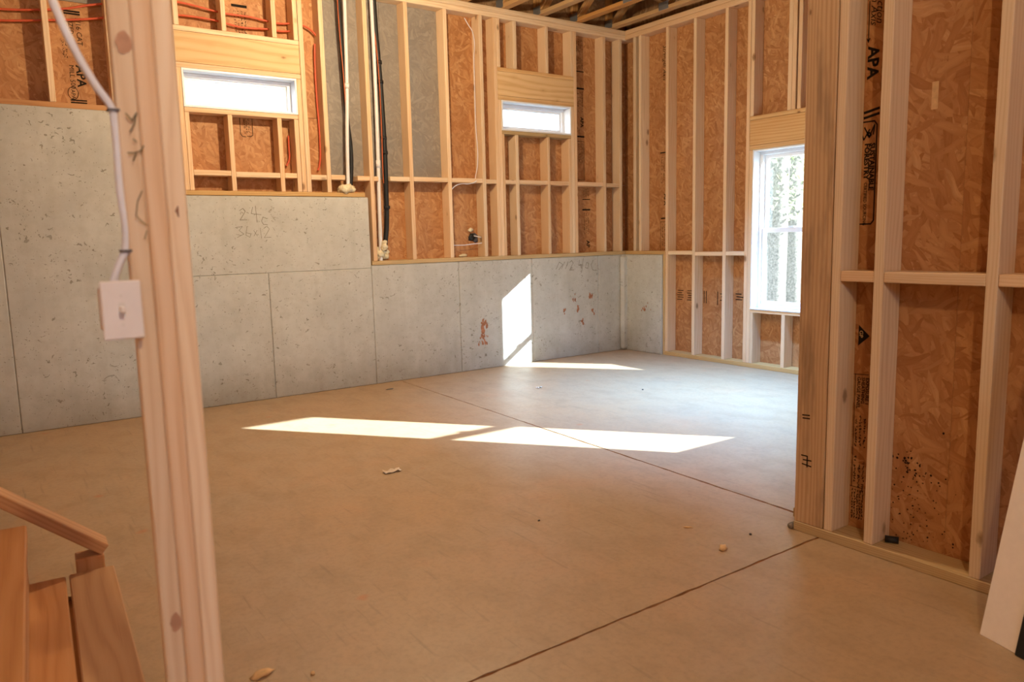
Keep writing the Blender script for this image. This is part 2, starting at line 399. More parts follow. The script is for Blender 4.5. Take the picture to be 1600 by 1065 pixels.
# sill plates on the steps
board('sill_plate', 'tread', (XL-.2, YB+.02, 2.457), (1.30, YO, 2.497), wb)  # browner wood puts this set-back plate's shade into its colour
board('sill_plate', 'treated', (1.303, YB-.004, 1.814), (3.16, YO, 1.853), wb)
board('sill_plate', 'treated', (3.20, YB-.004, 1.165), (6.70, YO, 1.205), wb)
# top plates
board('top_plate', 'stud', (XL-.2, YB, ZT0), (2.9, YO, ZT1-.001), wb, bev=.006); board('top_plate', 'stud', (2.902, YB, ZT0), (XRO, YO, ZT1-.001), wb, bev=.006)
board('top_plate', 'stud', (XL-.2, YB-.002, ZT1), (3.6, YO, ZT2), wb, bev=.006); board('top_plate', 'stud', (3.602, YB-.002, ZT1), (XRO, YO, ZT2), wb, bev=.006)
def bstud(x0, x1, z0, z1=ZT0, name='stud', mat='stud', dy=0.0):
    return board(name, mat, (x0, YB+dy, z0+.0005), (x1, YO-.001, z1-.0005), wb)
for x in (-2.80, -2.37, -1.94, -1.51, -1.08, -.65, -.22, .21, .634, 1.06): bstud(x, x+.042, 2.497, dy=.02)
bstud(1.500, 1.542, 1.853)
for x0, x1 in ((2.597, 2.639), (2.790, 2.832)): bstud(x0, x1, 1.853)
for x0, x1 in ((3.221, 3.263), (3.650, 3.692), (4.088, 4.130), (4.510, 4.552), (4.686, 4.727), (5.770, 5.811), (6.208, 6.250), (6.466, 6.508)): bstud(x0, x1, 1.205)
# first window's framing
bstud(1.544, 1.584, 1.853, 2.842, 'jack_stud'); bstud(2.552, 2.594, 1.853, 2.842, 'jack_stud')
for x0, x1 in ((1.586, 1.622), (1.931, 1.970), (2.357, 2.396), (2.510, 2.549)): bstud(x0, x1, 1.853, 2.491, 'cripple_stud')
for x0, x1 in ((1.556, 1.596), (1.935, 1.973), (2.361, 2.401), (2.552, 2.592)): bstud(x0, x1, 3.173, ZT0, 'cripple_stud')
board('rough_sill', 'stud', (1.586, YB, 2.492), (2.550, YO-.001, 2.529), wb)
board('header_plate', 'stud', (1.545, YB, 2.843), (2.594, YO-.001, 2.884), wb); board('header_plate', 'stud', (1.545, YB, 3.133), (2.594, YO-.001, 3.172), wb)
board('header', 'header', (1.545, YB+.001, 2.886), (2.594, YB+.04, 3.131), wb); board('header', 'header', (1.545, YB+.06, 2.886), (2.594, YO-.001, 3.131), wb)
# second window's framing
bstud(4.729, 4.769, 1.205, 2.842, 'jack_stud'); bstud(5.724, 5.767, 1.205, 2.842, 'jack_stud')
for x0, x1 in ((4.771, 4.801), (4.941, 4.983), (5.375, 5.412), (5.684, 5.722)): bstud(x0, x1, 1.205, 2.491, 'cripple_stud')
for x0, x1 in ((4.729, 4.769), (4.938, 4.983), (5.369, 5.412), (5.727, 5.768)): bstud(x0, x1, 3.173, ZT0, 'cripple_stud')
board('rough_sill', 'treated', (4.771, YB, 2.492), (5.722, YO-.001, 2.529), wb)
board('header_plate', 'header', (4.729, YB, 2.843), (5.768, YO-.001, 2.884), wb); board('header_plate', 'header', (4.729, YB, 3.133), (5.768, YO-.001, 3.172), wb)
board('header', 'header', (4.729, YB+.001, 2.886), (5.768, YB+.04, 3.131), wb); board('header', 'header', (4.729, YB+.06, 2.886), (5.768, YO-.001, 3.131), wb)
# fire blocking
def bblock(x0, x1, z=1.970, dz=0.0): return board('blocking', 'stud', (x0+.001, YB+.002, z+dz), (x1-.001, YO-.002, z+.044+dz), wb, axis=0)
for x0, x1, dz in ((1.622, 1.931, .010), (1.970, 2.357, .003), (2.396, 2.510, .004), (2.639, 2.790, -.004), (2.832, 2.972, 0), (3.094, 3.221, -.003), (3.263, 3.312, -.004),
                   (3.432, 3.650, 0), (3.692, 4.088, .004), (4.130, 4.510, .004), (4.552, 4.686, 0), (4.801, 4.941, 0), (4.983, 5.375, .003), (5.412, 5.684, 0), (5.811, 6.208, 0), (6.250, 6.466, -.006)):
    bblock(x0, x1, dz=dz)
# sheathing sheets
def sheet(bl, mat='osb', parent=wb): return boxes('osb_panel', mat, bl, parent, bev=.0)
T = 7.002
p_far = sheet([((-.90, YO, 2.46), (.654, T, 3.78))]); sheet([((-3.2, YO, 2.46), (-.904, T, 3.78))])
p_left = sheet([((.657, YO, 2.46), (1.52, T, 3.275))]); sheet([((.657, YO, 3.278), (1.52, T, 3.78))], 'osb_grey')
sheet([((1.295, YO, 1.80), (1.52, T, 2.457))]); p_w1low = sheet([((1.523, YO, 1.80), (2.81, T, 2.53))]); p_w1up = sheet([((1.523, YO, 2.84), (2.81, T, 3.78)), ((1.523, YO, 2.533), (1.585, T, 2.84)), ((2.55, YO, 2.533), (2.81, T, 2.84))], org=None) if False else boxes('osb_panel', 'osb', [((1.523, YO, 2.84), (2.81, T, 3.78)), ((1.523, YO, 2.533), (1.585, T, 2.84)), ((2.55, YO, 2.533), (2.81, T, 2.84))], wb)
sheet([((2.813, YO, 2.0), (3.455, T, 3.78))], 'osb_grey'); sheet([((3.458, YO, 2.0), (4.107, T, 3.78))], 'osb_grey')
sheet([((2.813, YO, 1.80), (3.19, T, 1.997)), ((3.19, YO, 1.16), (4.107, T, 1.997))])
sheet([((4.11, YO, 1.16), (4.70, T, 1.997))]); sheet([((4.11, YO, 2.0), (4.70, T, 3.78))])
sheet([((4.703, YO, 1.16), (5.79, T, 1.997))])
boxes('osb_panel', 'osb', [((4.703, YO, 2.0), (5.79, T, 2.53)), ((4.703, YO, 2.84), (5.79, T, 3.78)), ((4.703, YO, 2.53), (4.772, T, 2.84)), ((5.718, YO, 2.53), (5.79, T, 2.84))], wb)
p_end_low = sheet([((5.793, YO, 1.16), (6.69, T, 1.997))]); p_end = sheet([((5.793, YO, 2.0), (6.69, T, 3.78))])
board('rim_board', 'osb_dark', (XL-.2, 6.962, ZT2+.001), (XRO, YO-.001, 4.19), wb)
# stamps on the sheathing
def bars(parent, face, loc, w, h, n=1, gap=.018):
    return strokes('stamp_bar', 'ink', [[(0, -i*gap), (w, -i*gap)] for i in range(n)], loc, face, parent, w=h)
def illegible(parent, face, loc, w, L, rows, mat='ink', dens=.8):
    lines = []
    for r_ in range(rows):
        y = 0.0; x = (r_+.5)*w/rows
        while y < L:
            if random.random() < dens:
                for q in range(2):
                    a = x+random.uniform(-.35, .35)*w/rows; b = x+random.uniform(-.35, .35)*w/rows
                    lines.append([(a, -y-random.uniform(0, .012)), (b, -y-random.uniform(0, .014))])
            y += .014
    return strokes('stamp_print', mat, lines, loc, face, parent, w=.0035)
stamp('APA', (.845, YO, 2.805), .088, '-y', p_left, bold=.002, sx=1.0); stamp('MILL 500', (.797, YO, 2.805), .048, '-y', p_left)
stamp('7/16 CAT', (.870, YO, 3.165), .052, '-y', p_left); stamp('SIZED', (.82, YO, 3.15), .045, '-y', p_left)
stamp('APA', (.795, YO, 2.62), .040, '-y', p_left)
strokes('stamp_ring', 'ink', [[(.036*math.cos(i*.3), .046*math.sin(i*.3)) for i in range(22)]], (.808, YO, 2.592), '-y', p_left, w=.004)
bars(p_left, '-y', (.79, YO, 2.540), .105, .010, 2); bars(p_left, '-y', (.80, YO, 3.205), .10, .013, 2)
illegible(p_left, '-y', (.76, YO, 2.98), .04, .12, 2)
bars(p_w1up, '-y', (2.075, YO, 3.432), .115, .022, 1); illegible(p_w1up, '-y', (2.08, YO, 3.39), .11, .19, 4)
strokes('stamp_outline', 'ink', [[(0, .16), (0, .02), (.015, 0), (.045, -.004)], [(.058, .004), (.085, 0), (.105, .012), (.108, .16)]], (2.072, YO, 2.335), '-y', p_w1low, w=.0055)
illegible(p_w1low, '-y', (2.10, YO, 2.485), .055, .115, 3)
for zz, hh in ((3.63, .14), (3.43, .12)): illegible(p_end, '-y', (5.925, YO, zz), .10, hh, 4, dens=.85)
bars(p_end, '-y', (5.93, YO, 3.275), .10, .012); bars(p_end, '-y', (5.93, YO, 3.085), .10, .018)
illegible(p_end, '-y', (5.935, YO, 3.06), .09, .24, 3, dens=.6)
stamp('APA', (5.982, YO, 2.765), .062, '-y', p_end, bold=.002); bars(p_end, '-y', (5.93, YO, 2.545), .10, .020)
illegible(p_end, '-y', (5.93, YO, 2.65), .04, .08, 2)
strokes('stamp_outline', 'ink', [[(0, 0), (0, -.44), (.105, -.44), (.105, 0), (0, 0)]], (5.925, YO, 2.49), '-y', p_end, w=.005)
illegible(p_end, '-y', (5.94, YO, 2.47), .08, .22, 3, dens=.9)
illegible(p_end_low, '-y', (6.0, YO, 1.955), .10, .11, 4, dens=.95); bars(p_end_low, '-y', (6.0, YO, 1.825), .11, .010); bars(p_end_low, '-y', (6.0, YO, 1.705), .11, .018)
illegible(p_end_low, '-y', (6.01, YO, 1.67), .09, .25, 3, dens=.75); stamp('AP', (6.055, YO, 1.345), .072, '-y', p_end_low, bold=.002)
# pencil marks and clay smears on the concrete
cp = [o for o in wb.children if o.name.startswith('concrete_panel')]
two = lambda x, y, s: [(x, y+.8*s), (x+.3*s, y+s), (x+.5*s, y+.75*s), (x, y), (x+.6*s, y+.02*s)]
strokes('pencil_mark', 'pencil', [two(0, .02, .10), [(.115, .13), (.10, .075), (.185, .065)], [(.14, .14), (.145, 0)], [(.235, .03), (.20, .045), (.185, .01), (.20, -.02), (.235, -.022)]], (1.975, YB, 1.585), '-y', cp[6], w=.0042)
strokes('pencil_mark', 'pencil', [[(0, .075), (.06, .085), (.03, .05), (.07, .02), (.01, -.01)], [(.10, .08), (.085, .01), (.12, -.01), (.13, .02), (.09, .03)], [(.155, .05), (.185, 0)], [(.185, .05), (.155, 0)], [(.215, .07), (.22, -.02)], two(.245, -.015, .10)], (1.93, YB, 1.465), '-y', cp[6], w=.0032)
strokes('pencil_mark', 'pencil', [[(0, 0), (.05, .08), (.10, .05), (.04, -.01)], [(.08, .0), (.13, .08)], [(.14, .0), (.18, .08), (.16, .03)], two(.20, -.02, .11), [(.35, .09), (.34, .03), (.40, .04)], [(.41, .11), (.38, -.06)], [(.46, .06), (.44, 0), (.48, -.01), (.49, .05), (.46, .06)], [(.56, .08), (.53, .03), (.55, -.03), (.60, -.04)]], (5.47, YB, 1.03), '-y', cp[9], w=.005)
blots('clay_smear', 'rust', [(random.gauss(.03, .012)*1.4, random.uniform(.13, .27), random.uniform(.008, .022), 1.8) for _ in range(16)] + [(random.gauss(.03, .03), random.uniform(0, .11), random.uniform(.005, .015), 1.6) for _ in range(22)], (4.42, YB, .27), '-y', cp[8])
blots('clay_smear', 'rust', [(random.gauss(x, .02), random.gauss(y, .02), random.uniform(.006, .016), 1.7) for x, y in ((.17, .12), (.02, -.03), (.22, .0), (.44, .13), (.46, -.02), (.40, .14), (.3, -.15)) for _ in range(4)], (5.56, YB, .56), '-y', cp[9])

# ------------------------------------------------------------------ right wall
wr = boxes('wall_right', 'wrap', [((6.713, 2.0, 0), (6.73, 4.222, 4.2)), ((6.713, 4.222, 0), (6.73, 5.008, .618)), ((6.713, 4.222, 2.212), (6.73, 5.008, 4.2)), ((6.713, 5.008, 0), (6.73, 7.02, 4.2))])
tag(wr, 'right hand wall of open pine studs and strand board around tall window', kind='structure')
rc = boxes('concrete_panel', 'concrete', [((6.532, 6.232, 0), (6.95, 7.09, 1.163))], wr, bev=.006)
boxes('concrete_panel', 'concrete', [((6.452, 6.79, 0), (6.56, 6.86, 1.161))], wr, bev=.03)
blots('clay_smear', 'rust', [(random.gauss(.02, .03), random.gauss(.02, .03), random.uniform(.006, .014), 1.5) for _ in range(12)], (6.532, 6.50, .52), '-x', rc)
board('end_plate', 'treated', (XR, 6.198, .0), (XRO, 6.230, 1.163), wr)
board('sill_plate', 'treated', (XR-.004, 6.198, 1.165), (XRO, YB-.006, 1.205), wr)
board('bottom_plate', 'treated', (XR-.006, YJ, .0), (XRO, 6.196, Zs), wr)
board('top_plate', 'stud', (XR, YJ-.13, ZT0), (XRO, YB-.001, ZT1-.001), wr, bev=.006); board('top_plate', 'stud', (XR-.002, YJ-.13, ZT1), (XRO, YB-.003, ZT2), wr, bev=.006)
def rstud(y0, y1, z0=Zs, z1=ZT0, name='stud', mat='stud', x1=XRO): return board(name, mat, (XR, y0, z0+.0005), (x1-.001, y1, z1-.0005), wr)
rstud(6.668, 6.710, 1.205); rstud(6.580, 6.620, 1.205)
for y0, y1 in ((6.155, 6.195), (5.755, 5.795), (5.335, 5.376), (5.054, 5.095), (4.135, 4.176), (3.74, 3.78), (3.33, 3.37), (2.93, 2.97), (2.53, 2.57), (2.19, 2.23)): rstud(y0, y1)
rstud(5.012, 5.052, Zs, 2.214, 'jack_stud'); rstud(4.178, 4.218, Zs, 2.214, 'jack_stud')
for y0, y1 in ((4.975, 5.010), (4.595, 4.635), (4.222, 4.256)): rstud(y0, y1, Zs, .573, 'cripple_stud')
for y0, y1 in ((5.010, 5.050), (4.580, 4.624), (4.536, 4.579), (4.478, 4.518), (4.180, 4.220)): rstud(y0, y1, 2.545, ZT0, 'cripple_stud')
board('rough_sill', 'stud', (XR, 4.222, .574), (XRO-.001, 5.010, .606), wr)
board('header_plate', 'header', (XR, 4.178, 2.216), (XRO-.001, 5.052, 2.256), wr); board('header_plate', 'header', (XR, 4.178, 2.505), (XRO-.001, 5.052, 2.544), wr)
board('header', 'header', (XR+.001, 4.178, 2.258), (XR+.045, 5.052, 2.503), wr); board('header', 'header', (XR+.08, 4.178, 2.258), (XRO-.001, 5.052, 2.503), wr)
for y0, y1, dz in ((5.796, 6.154, .006), (5.377, 5.754, -.004), (5.096, 5.334, 0), (3.781, 4.134, 0), (3.371, 3.739, 0), (2.971, 3.329, 0)):
    board('blocking', 'stud', (XR+.002, y0+.001, 1.158+dz), (XRO-.002, y1-.001, 1.200+dz), wr, axis=1)
def rsheet(bl): 
    o = boxes('osb_panel', 'osb', [((0, 0, 0), (1, 1, 1))], wr); return o
def xsheet(name, mat, x0, x1, rects, parent):
    """sheet in a plane of constant x: modelled in local X-Z then turned, so the strand grain lies in its face"""
    y_ref = rects[0][0]; bm = bmesh.new()
    for (y0, y1, z0, z1) in rects: bm_box(bm, (-(y1-y_ref), 0, z0), (-(y0-y_ref), x1-x0, z1))
    o = link(name, bm_mesh(bm, name), M[mat], parent, (x0, y_ref, 0)); o.rotation_euler = (0, 0, R(-90)); return o
RX1 = XRO+.016
r_lowA = xsheet('osb_panel', 'osb', XRO, RX1, [(4.98, 6.23, 0, 1.177)], wr)
r_upA = xsheet('osb_panel', 'osb', XRO, RX1, [(5.776, 6.99, 1.18, 3.78)], wr)
r_upB = xsheet('osb_panel', 'osb', XRO, RX1, [(5.008, 5.773, 1.18, 3.78)], wr)
xsheet('osb_panel', 'osb', XRO, RX1, [(4.16, 5.005, 2.212, 3.78)], wr); xsheet('osb_panel', 'osb', XRO, RX1, [(4.16, 4.977, 0, .615)], wr)
xsheet('osb_panel', 'osb', XRO, RX1, [(2.05, 4.157, 1.18, 3.78), (4.157, 4.222, 1.18, 2.21)], wr); xsheet('osb_panel', 'osb', XRO, RX1, [(2.05, 4.157, 0, 1.177), (4.157, 4.222, .617, 1.177)], wr)
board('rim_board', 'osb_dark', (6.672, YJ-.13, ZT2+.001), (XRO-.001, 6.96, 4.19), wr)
S_ = lambda o, y, z: (XRO, y, z)
stamp('Strength Axis', (XRO, 6.365, 3.52), .07, '-x', r_upA, shear=.4)
illegible(r_upA, '-x', (XRO, 6.33, 2.75), .05, .35, 2, dens=.7); bars(r_upA, '-x', (XRO, 6.40, 2.33), .09, .014); illegible(r_upA, '-x', (XRO, 6.40, 2.28), .07, .3, 2, dens=.5)
stamp('APA', (XRO, 6.345, 1.86), .07, '-x', r_upA, bold=.002); bars(r_upA, '-x', (XRO, 6.39, 1.58), .09, .014)
strokes('stamp_outline', 'ink', [[(0, 0), (0, -.36), (.10, -.36), (.10, 0), (0, 0)]], (XRO, 6.40, 1.54), '-x', r_upA, w=.005)
illegible(r_upA, '-x', (XRO, 6.385, 1.52), .07, .3, 2, dens=.8)
for y, n in ((6.135, 5), (5.985, 5)): strokes('stamp_print', 'ink', [[(random.uniform(0, .02), -i*.026), (random.uniform(.07, .10), -i*.026)] for i in range(n)], (XRO, y, .75), '-x', r_lowA, w=.008)
strokes('stamp_print', 'ink', [[(0, 0), (0, -.13)], [(.03, 0), (.03, -.13)], [(.19, 0), (.19, -.14)], [(.23, -.02), (.30, -.02)], [(.24, -.05), (.31, -.055)], [(.23, -.09), (.28, -.09)]], (XRO, 5.735, .755), '-x', r_lowA, w=.010)
strokes('stamp_print', 'ink', [[(0, 0), (.07, 0)], [(.01, -.03), (.12, -.035)], [(.0, -.06), (.08, -.06)]], (XRO, 5.30, .745), '-x', r_lowA, w=.010)

# ------------------------------------------------------------------ near partition with its end post
wp = boxes('wall_partition', 'wrap', [((XPO+.016, YF, 0), (XPO+.03, 2.03, 4.2))]); tag(wp, 'near right wall of open studs and stamped strand board with blocking', kind='structure')
board('bottom_plate', 'treated', (XP-.004, YF, .0), (XPO, 2.078, Zs), wp)
board('top_plate', 'stud', (XP, YF, ZT0), (XPO, 2.08, ZT1-.001), wp, bev=.006); board('top_plate', 'stud', (XP, YF, ZT1), (XPO, 2.08, ZT2), wp, bev=.006)
board('post', 'post', (XP-.002, 1.930, Zs+.001), (XPO-.001, 2.076, ZT0-.001), wp, label='rough weathered square timber post with faint stamps')
wpp = wp.children[-1]
ys = [1.905, 1.713, 1.281, .87, .46, .05, -.36, -.77, -1.18, -1.59, -2.0, -2.41]
for y in ys: board('stud', 'stud', (XP, y-.0205, Zs+.0005), (XPO-.001, y+.0205, ZT0-.0005), wp)
for a, b in zip(ys[1:], ys): board('blocking', 'stud', (XP+.001, a+.022, 1.179), (XPO-.002, b-.022, 1.224), wp, axis=1)
q_up = xsheet('osb_panel', 'osb', XPO, XPO+.015, [(1.46, 2.03, 1.203, 3.78)], wp); q_low = xsheet('osb_panel', 'osb', XPO, XPO+.015, [(1.46, 2.03, 0, 1.2)], wp)
for o in (q_up, q_low): pass
m_up = xsheet('osb_panel', 'osb', XPO, XPO+.015, [(.22, 1.459, 1.203, 3.78)], wp); m_low = xsheet('osb_panel', 'osb', XPO, XPO+.015, [(.22, 1.459, 0, 1.2)], wp)
xsheet('osb_panel', 'osb', XPO, XPO+.015, [(-1.03, .217, 0, 3.78)], wp); xsheet('osb_panel', 'osb', XPO, XPO+.015, [(-2.6, -1.033, 0, 3.78)], wp)
X_ = XPO
stamp('APA', (X_, 1.874, 2.165), .068, '-x', q_up, bold=.0022, sx=1.05)
strokes('stamp_bar', 'ink', [[(0, 0), (.062, .012)], [(0, -.022), (.062, -.010)]], (X_, 1.880, 1.895), '-x', q_up, w=.011)
strokes('stamp_outline', 'ink', [[(-.02, .004), (.045, .004), (.057, -.012), (.057, -.415), (.045, -.43), (-.02, -.43)]], (X_, 1.880, 1.852), '-x', q_up, w=.006)
strokes('stamp_print', 'ink', [[(-.01, -.02), (.012, -.06), (.034, -.012), (.03, -.05)], [(.012, -.03), (-.012, -.07), (-.02, -.05)], [(.004, -.052), (.012, -.062), (.02, -.052), (.012, -.042), (.004, -.052)]], (X_, 1.868, 1.852), '-x', q_up, w=.006)
stamp('SUSTAINABLE', (X_, 1.850, 1.765), .031, '-x', q_up, bold=.0013, sx=1.05); stamp('FORESTRY', (X_, 1.874, 1.765), .031, '-x', q_up, bold=.0013, sx=1.05)
stamp('CERTIFIED SOURCING', (X_, 1.872, 1.600), .021, '-x', q_up, bold=.0003, sx=.88)
stamp('Strength Axis', (X_, 1.868, 2.50), .045, '-x', q_up, shear=.45); stamp('This Direction', (X_, 1.842, 2.52), .045, '-x', q_up, shear=.45)
strokes('stamp_print', 'ink', [[(0, 0), (0, -.16)], [(-.006, -.15), (0, -.165), (.006, -.15)]], (X_, 1.876, 2.35), '-x', q_up, w=.004)
def tri():
    r, u, n = frame_axes('-x'); bm = bmesh.new()
    bm.faces.new([bm.verts.new(r*x+u*y) for x, y in ((0, -.047), (.052, 0), (0, .047))])
    return link('stamp', bm_mesh(bm, 'stamp'), M['ink'], q_low, Vector((X_, 1.871, .932))+n*.0012)
tri(); o = stamp('GP', (X_-.0008, 1.866, .955), .024, '-x', q_low, mat='chip', sx=1.1)
strokes('stamp_print', 'ink', [[(-.01, 0), (.06, .004)], [(0, .0), (0, -.52)], [(-.01, -.52), (.055, -.52)]], (X_, 1.878, .755), '-x', q_low, w=.003)
for i, (t0, zz) in enumerate((('GAUGE PANEL', .745), ('SHEATHING', .745), ('EXPOSURE 1', .745))): stamp(t0, (X_, 1.868-.020*i, zz), .022, '-x', q_low, bold=.0005, sx=1.0)
for i, zz in ((0, .55), (1, .57), (2, .56), (0, .38), (1, .37), (2, .36)): illegible(q_low, '-x', (X_, 1.874-.020*i, zz), .016, .13, 1, dens=.9)
illegible(q_low, '-x', (X_, 1.878, .225), .06, .14, 5, dens=1.0)
blots('mold_spots', 'mold', [(min(.22, max(-.02, random.gauss(.06, .05))), random.gauss(.40, .028), random.uniform(.003, .006), 1) for _ in range(34)] + [(min(.26, max(-.02, random.gauss(.09, .075))), random.uniform(.06, .38), random.uniform(.0022, .0045), 1) for _ in range(90)] + [(.20, .56, .006, 1), (.33, .42, .004, 1)], (X_, 1.685, 0), '-x', m_low)
boxes('loose_strand', 'chip', [((XPO-.0012, 1.575, 1.868), (XPO-.0002, 1.600, 1.975))], m_up)
boxes('frayed_end', 'bark', [((XP-.014, 2.079, 0), (XP+.10, 2.108, .026))], wp, bev=.008)
strokes('stamp_print', 'mold', [[(0, 0), (.035, .003)], [(.002, -.014), (.036, -.012)]], (XP-.002, 2.045, .56), '-x', wpp, w=.006)
strokes('stamp_print', 'mold', [[(0, 0), (.025, 0)], [(.01, -.02), (.05, -.018)], [(.005, -.04), (.05, -.045)], [(.03, .0), (.03, -.05)]], (XP-.002, 2.045, .37), '-x', wpp, w=.006)

# ------------------------------------------------------------------ return wall between partition and right wall (behind the post), unseen shell
wj = boxes('wall_return', 'osb', [((XPO, YJO, 0), (4.50, YJO+.016, 4.2)), ((4.50, YJO, 0), (5.29, YJO+.016, .618)), ((4.50, YJO, 2.212), (5.29, YJO+.016, 4.2)), ((5.29, YJO, 0), (6.72, YJO+.016, 4.2))])
tag(wj, 'sheathed outside return wall with a window hidden behind the post', kind='structure')
for x in (3.62, 4.03, 4.44, 5.31, 5.75, 6.16): board('stud', 'stud', (x, YJO+.017, Zs+.001), (x+.041, YJ, ZT0-.001), wj)
board('bottom_plate', 'treated', (XPO+.002, YJO+.017, 0), (XR-.01, YJ, Zs), wj); board('top_plate', 'stud', (XPO+.002, YJO+.017, ZT0), (XR-.01, YJ, ZT2), wj)
for z0, z1 in ((.574, .606), (2.216, 2.256)): board('rough_sill', 'stud', (4.50, YJO+.017, z0), (5.29, YJ, z1), wj)
wl = boxes('wall_left', 'osb', [((XL-.05, YF, 0), (XL, 7.0, 4.2))]); tag(wl, 'plain strand board wall at the left, out of view', kind='structure')
wf = boxes('wall_front', 'osb', [((XL, YF-.05, 0), (-1.2, YF, 4.2)), ((-1.2, YF-.05, 0), (1.2, YF, 2.4)), ((-1.2, YF-.05, 3.3), (1.2, YF, 4.2)), ((1.2, YF-.05, 0), (XPO+.02, YF, 4.2))]); tag(wf, 'plain strand board wall behind the viewpoint', kind='structure')

# ------------------------------------------------------------------ ceiling and trusses
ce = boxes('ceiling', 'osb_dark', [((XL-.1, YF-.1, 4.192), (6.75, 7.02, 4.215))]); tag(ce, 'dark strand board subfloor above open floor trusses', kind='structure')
ce.data.transform(Matrix.Identity(4))
def truss(x, label):
    t = empty('floor_truss', (x, 6.95, ZT2+.002), label, 'truss', 'open web floor trusses overhead')
    zb, zt = ZT2+.002, 4.188
    y0, y1 = 2.3, 6.955
    board('bottom_chord', 'truss', (x-.045, y0, zb), (x+.045, y1, zb+.04), t); board('top_chord', 'truss', (x-.045, y0, zt-.04), (x+.045, y1, zt), t)
    board('end_web', 'truss', (x-.045, y1-.042, zb+.041), (x+.045, y1-.002, zt-.041), t, axis=2)
    y = y1-.10; k = 0
    while y-.62 > y0:
        a = Vector((x, y, zb+.05)) if k % 2 == 0 else Vector((x, y, zt-.05)); b = Vector((x, y-.42, zt-.05)) if k % 2 == 0 else Vector((x, y-.42, zb+.05))
        d = b-a; key = ('web', round(d.length, 3))
        if key not in CACHE:
            bm = bmesh.new(); bm_box(bm, (-.044, -.019, -d.length/2), (.044, .019, d.length/2), .003); CACHE[key] = bm_mesh(bm, 'web')
        o = link('web', CACHE[key], M['truss'], t, (a+b)/2); o.rotation_mode = 'QUATERNION'; o.rotation_quaternion = d.to_track_quat('Z', 'Y')
        for s in (-1, 1):
            board('nail_plate', 'metal', (x+s*.0465-.001, y-.48, (zt-.085) if k % 2 == 0 else zb+.004), (x+s*.0465+.001, y-.34, (zt-.004) if k % 2 == 0 else zb+.085), t, bev=0)
        y -= .42; k += 1
    for s in (-1, 1): board('nail_plate', 'metal', (x+s*.0465-.001, y1-.13, zb+.006), (x+s*.0465+.001, y1-.005, zb+.095), t, bev=0)
    return t
TX = [6.385, 5.86, 5.34, 4.85, 4.35, 3.85, 3.35]
for i, x in enumerate(TX):
    truss(x, ['floor truss closest to the right wall, over the far corner', 'second floor truss from the right wall', 'third floor truss from the right wall', 'fourth floor truss from the right wall', 'fifth floor truss from the right wall', 'sixth floor truss from the right wall', 'seventh floor truss from the right wall'][i])
from mathutils import noise as mn
def crumpled(loc, sx, sy, label, rot, seed):
    bm = bmesh.new(); bmesh.ops.create_grid(bm, x_segments=16, y_segments=16, size=1)
    for v in bm.verts: v.co = Vector((v.co.x*sx, v.co.y*sy, .10*mn.noise(v.co*2.2+Vector((seed, 0, 0)))+.05*mn.noise(v.co*6)))
    e = bmesh.ops.solidify(bm, geom=bm.faces[:], thickness=.004)
    o = link('plastic_film', bm_mesh(bm, 'plastic_film', True), M['film'], None, loc); o.rotation_euler = rot
    return tag(o, label, 'film')
crumpled((6.12, 6.30, 4.10), .17, .34, 'crumpled pale film tucked between the two trusses nearest the right wall', (.2, .1, 0), 1)
crumpled((4.62, 6.80, 3.95), .12, .10, 'small pale film scrap above the top plate between trusses', (1.2, 0, 0), 5)

sl = empty('fill_light_housing', (5.15, 4.25, 3.64), 'added unseen fill lamp under the trusses of the far bay', 'lamp')  # added fixture body around the cool fill light, out of view
boxes('housing', 'door_white', [((5.06, 3.63, 3.64), (5.24, 4.87, 3.70))], sl, bev=.008)
for y in (3.8, 4.7): boxes('hanger', 'metal', [((5.145, y, 3.70), (5.155, y+.01, 4.19))], sl)
# ------------------------------------------------------------------ windows
def window_back(n, x0, x1, z0, z1, label):
    w = empty('window_%d' % n, ((x0+x1)/2, YB, z0), label, kind='structure')
    y0, y1 = YB-.004, 7.03; t = .016
    boxes('jamb_liner', 'vinyl', [((x0, y0, z1-t), (x1, y1, z1)), ((x0, y0, z0), (x1, y1, z0+t)), ((x0, y0, z0+t), (x0+t, y1, z1-t)), ((x1-t, y0, z0+t), (x1, y1, z1-t))], w, bev=.002)
    a, b, c, d = x0+t, x1-t, z0+t, z1-t; f = .034
    boxes('frame', 'vinyl', [((a, 6.955, d-f), (b, 7.025, d)), ((a, 6.955, c), (b, 7.025, c+f*.8)), ((a, 6.955, c+f*.8), (a+f, 7.025, d-f)), ((b-f, 6.955, c+f*.8), (b, 7.025, d-f))], w, bev=.003)
    a, b, c, d = a+f, b-f, c+f*.8, d-f; f = .022
    boxes('sash', 'vinyl', [((a, 6.975, d-f), (b, 7.015, d)), ((a, 6.975, c), (b, 7.015, c+f)), ((a, 6.975, c+f), (a+f, 7.015, d-f)), ((b-f, 6.975, c+f), (b, 7.015, d-f))], w, bev=.003)
    boxes('pane', 'glass', [((a+f-.004, 6.994, c+f-.004), (b-f+.004, 6.998, d-f+.004))], w)
    return w
window_back(1, 1.585, 2.551, 2.530, 2.841, 'left white transom window high in the far wall')
window_back(2, 4.771, 5.723, 2.530, 2.841, 'right white transom window high in the far wall')
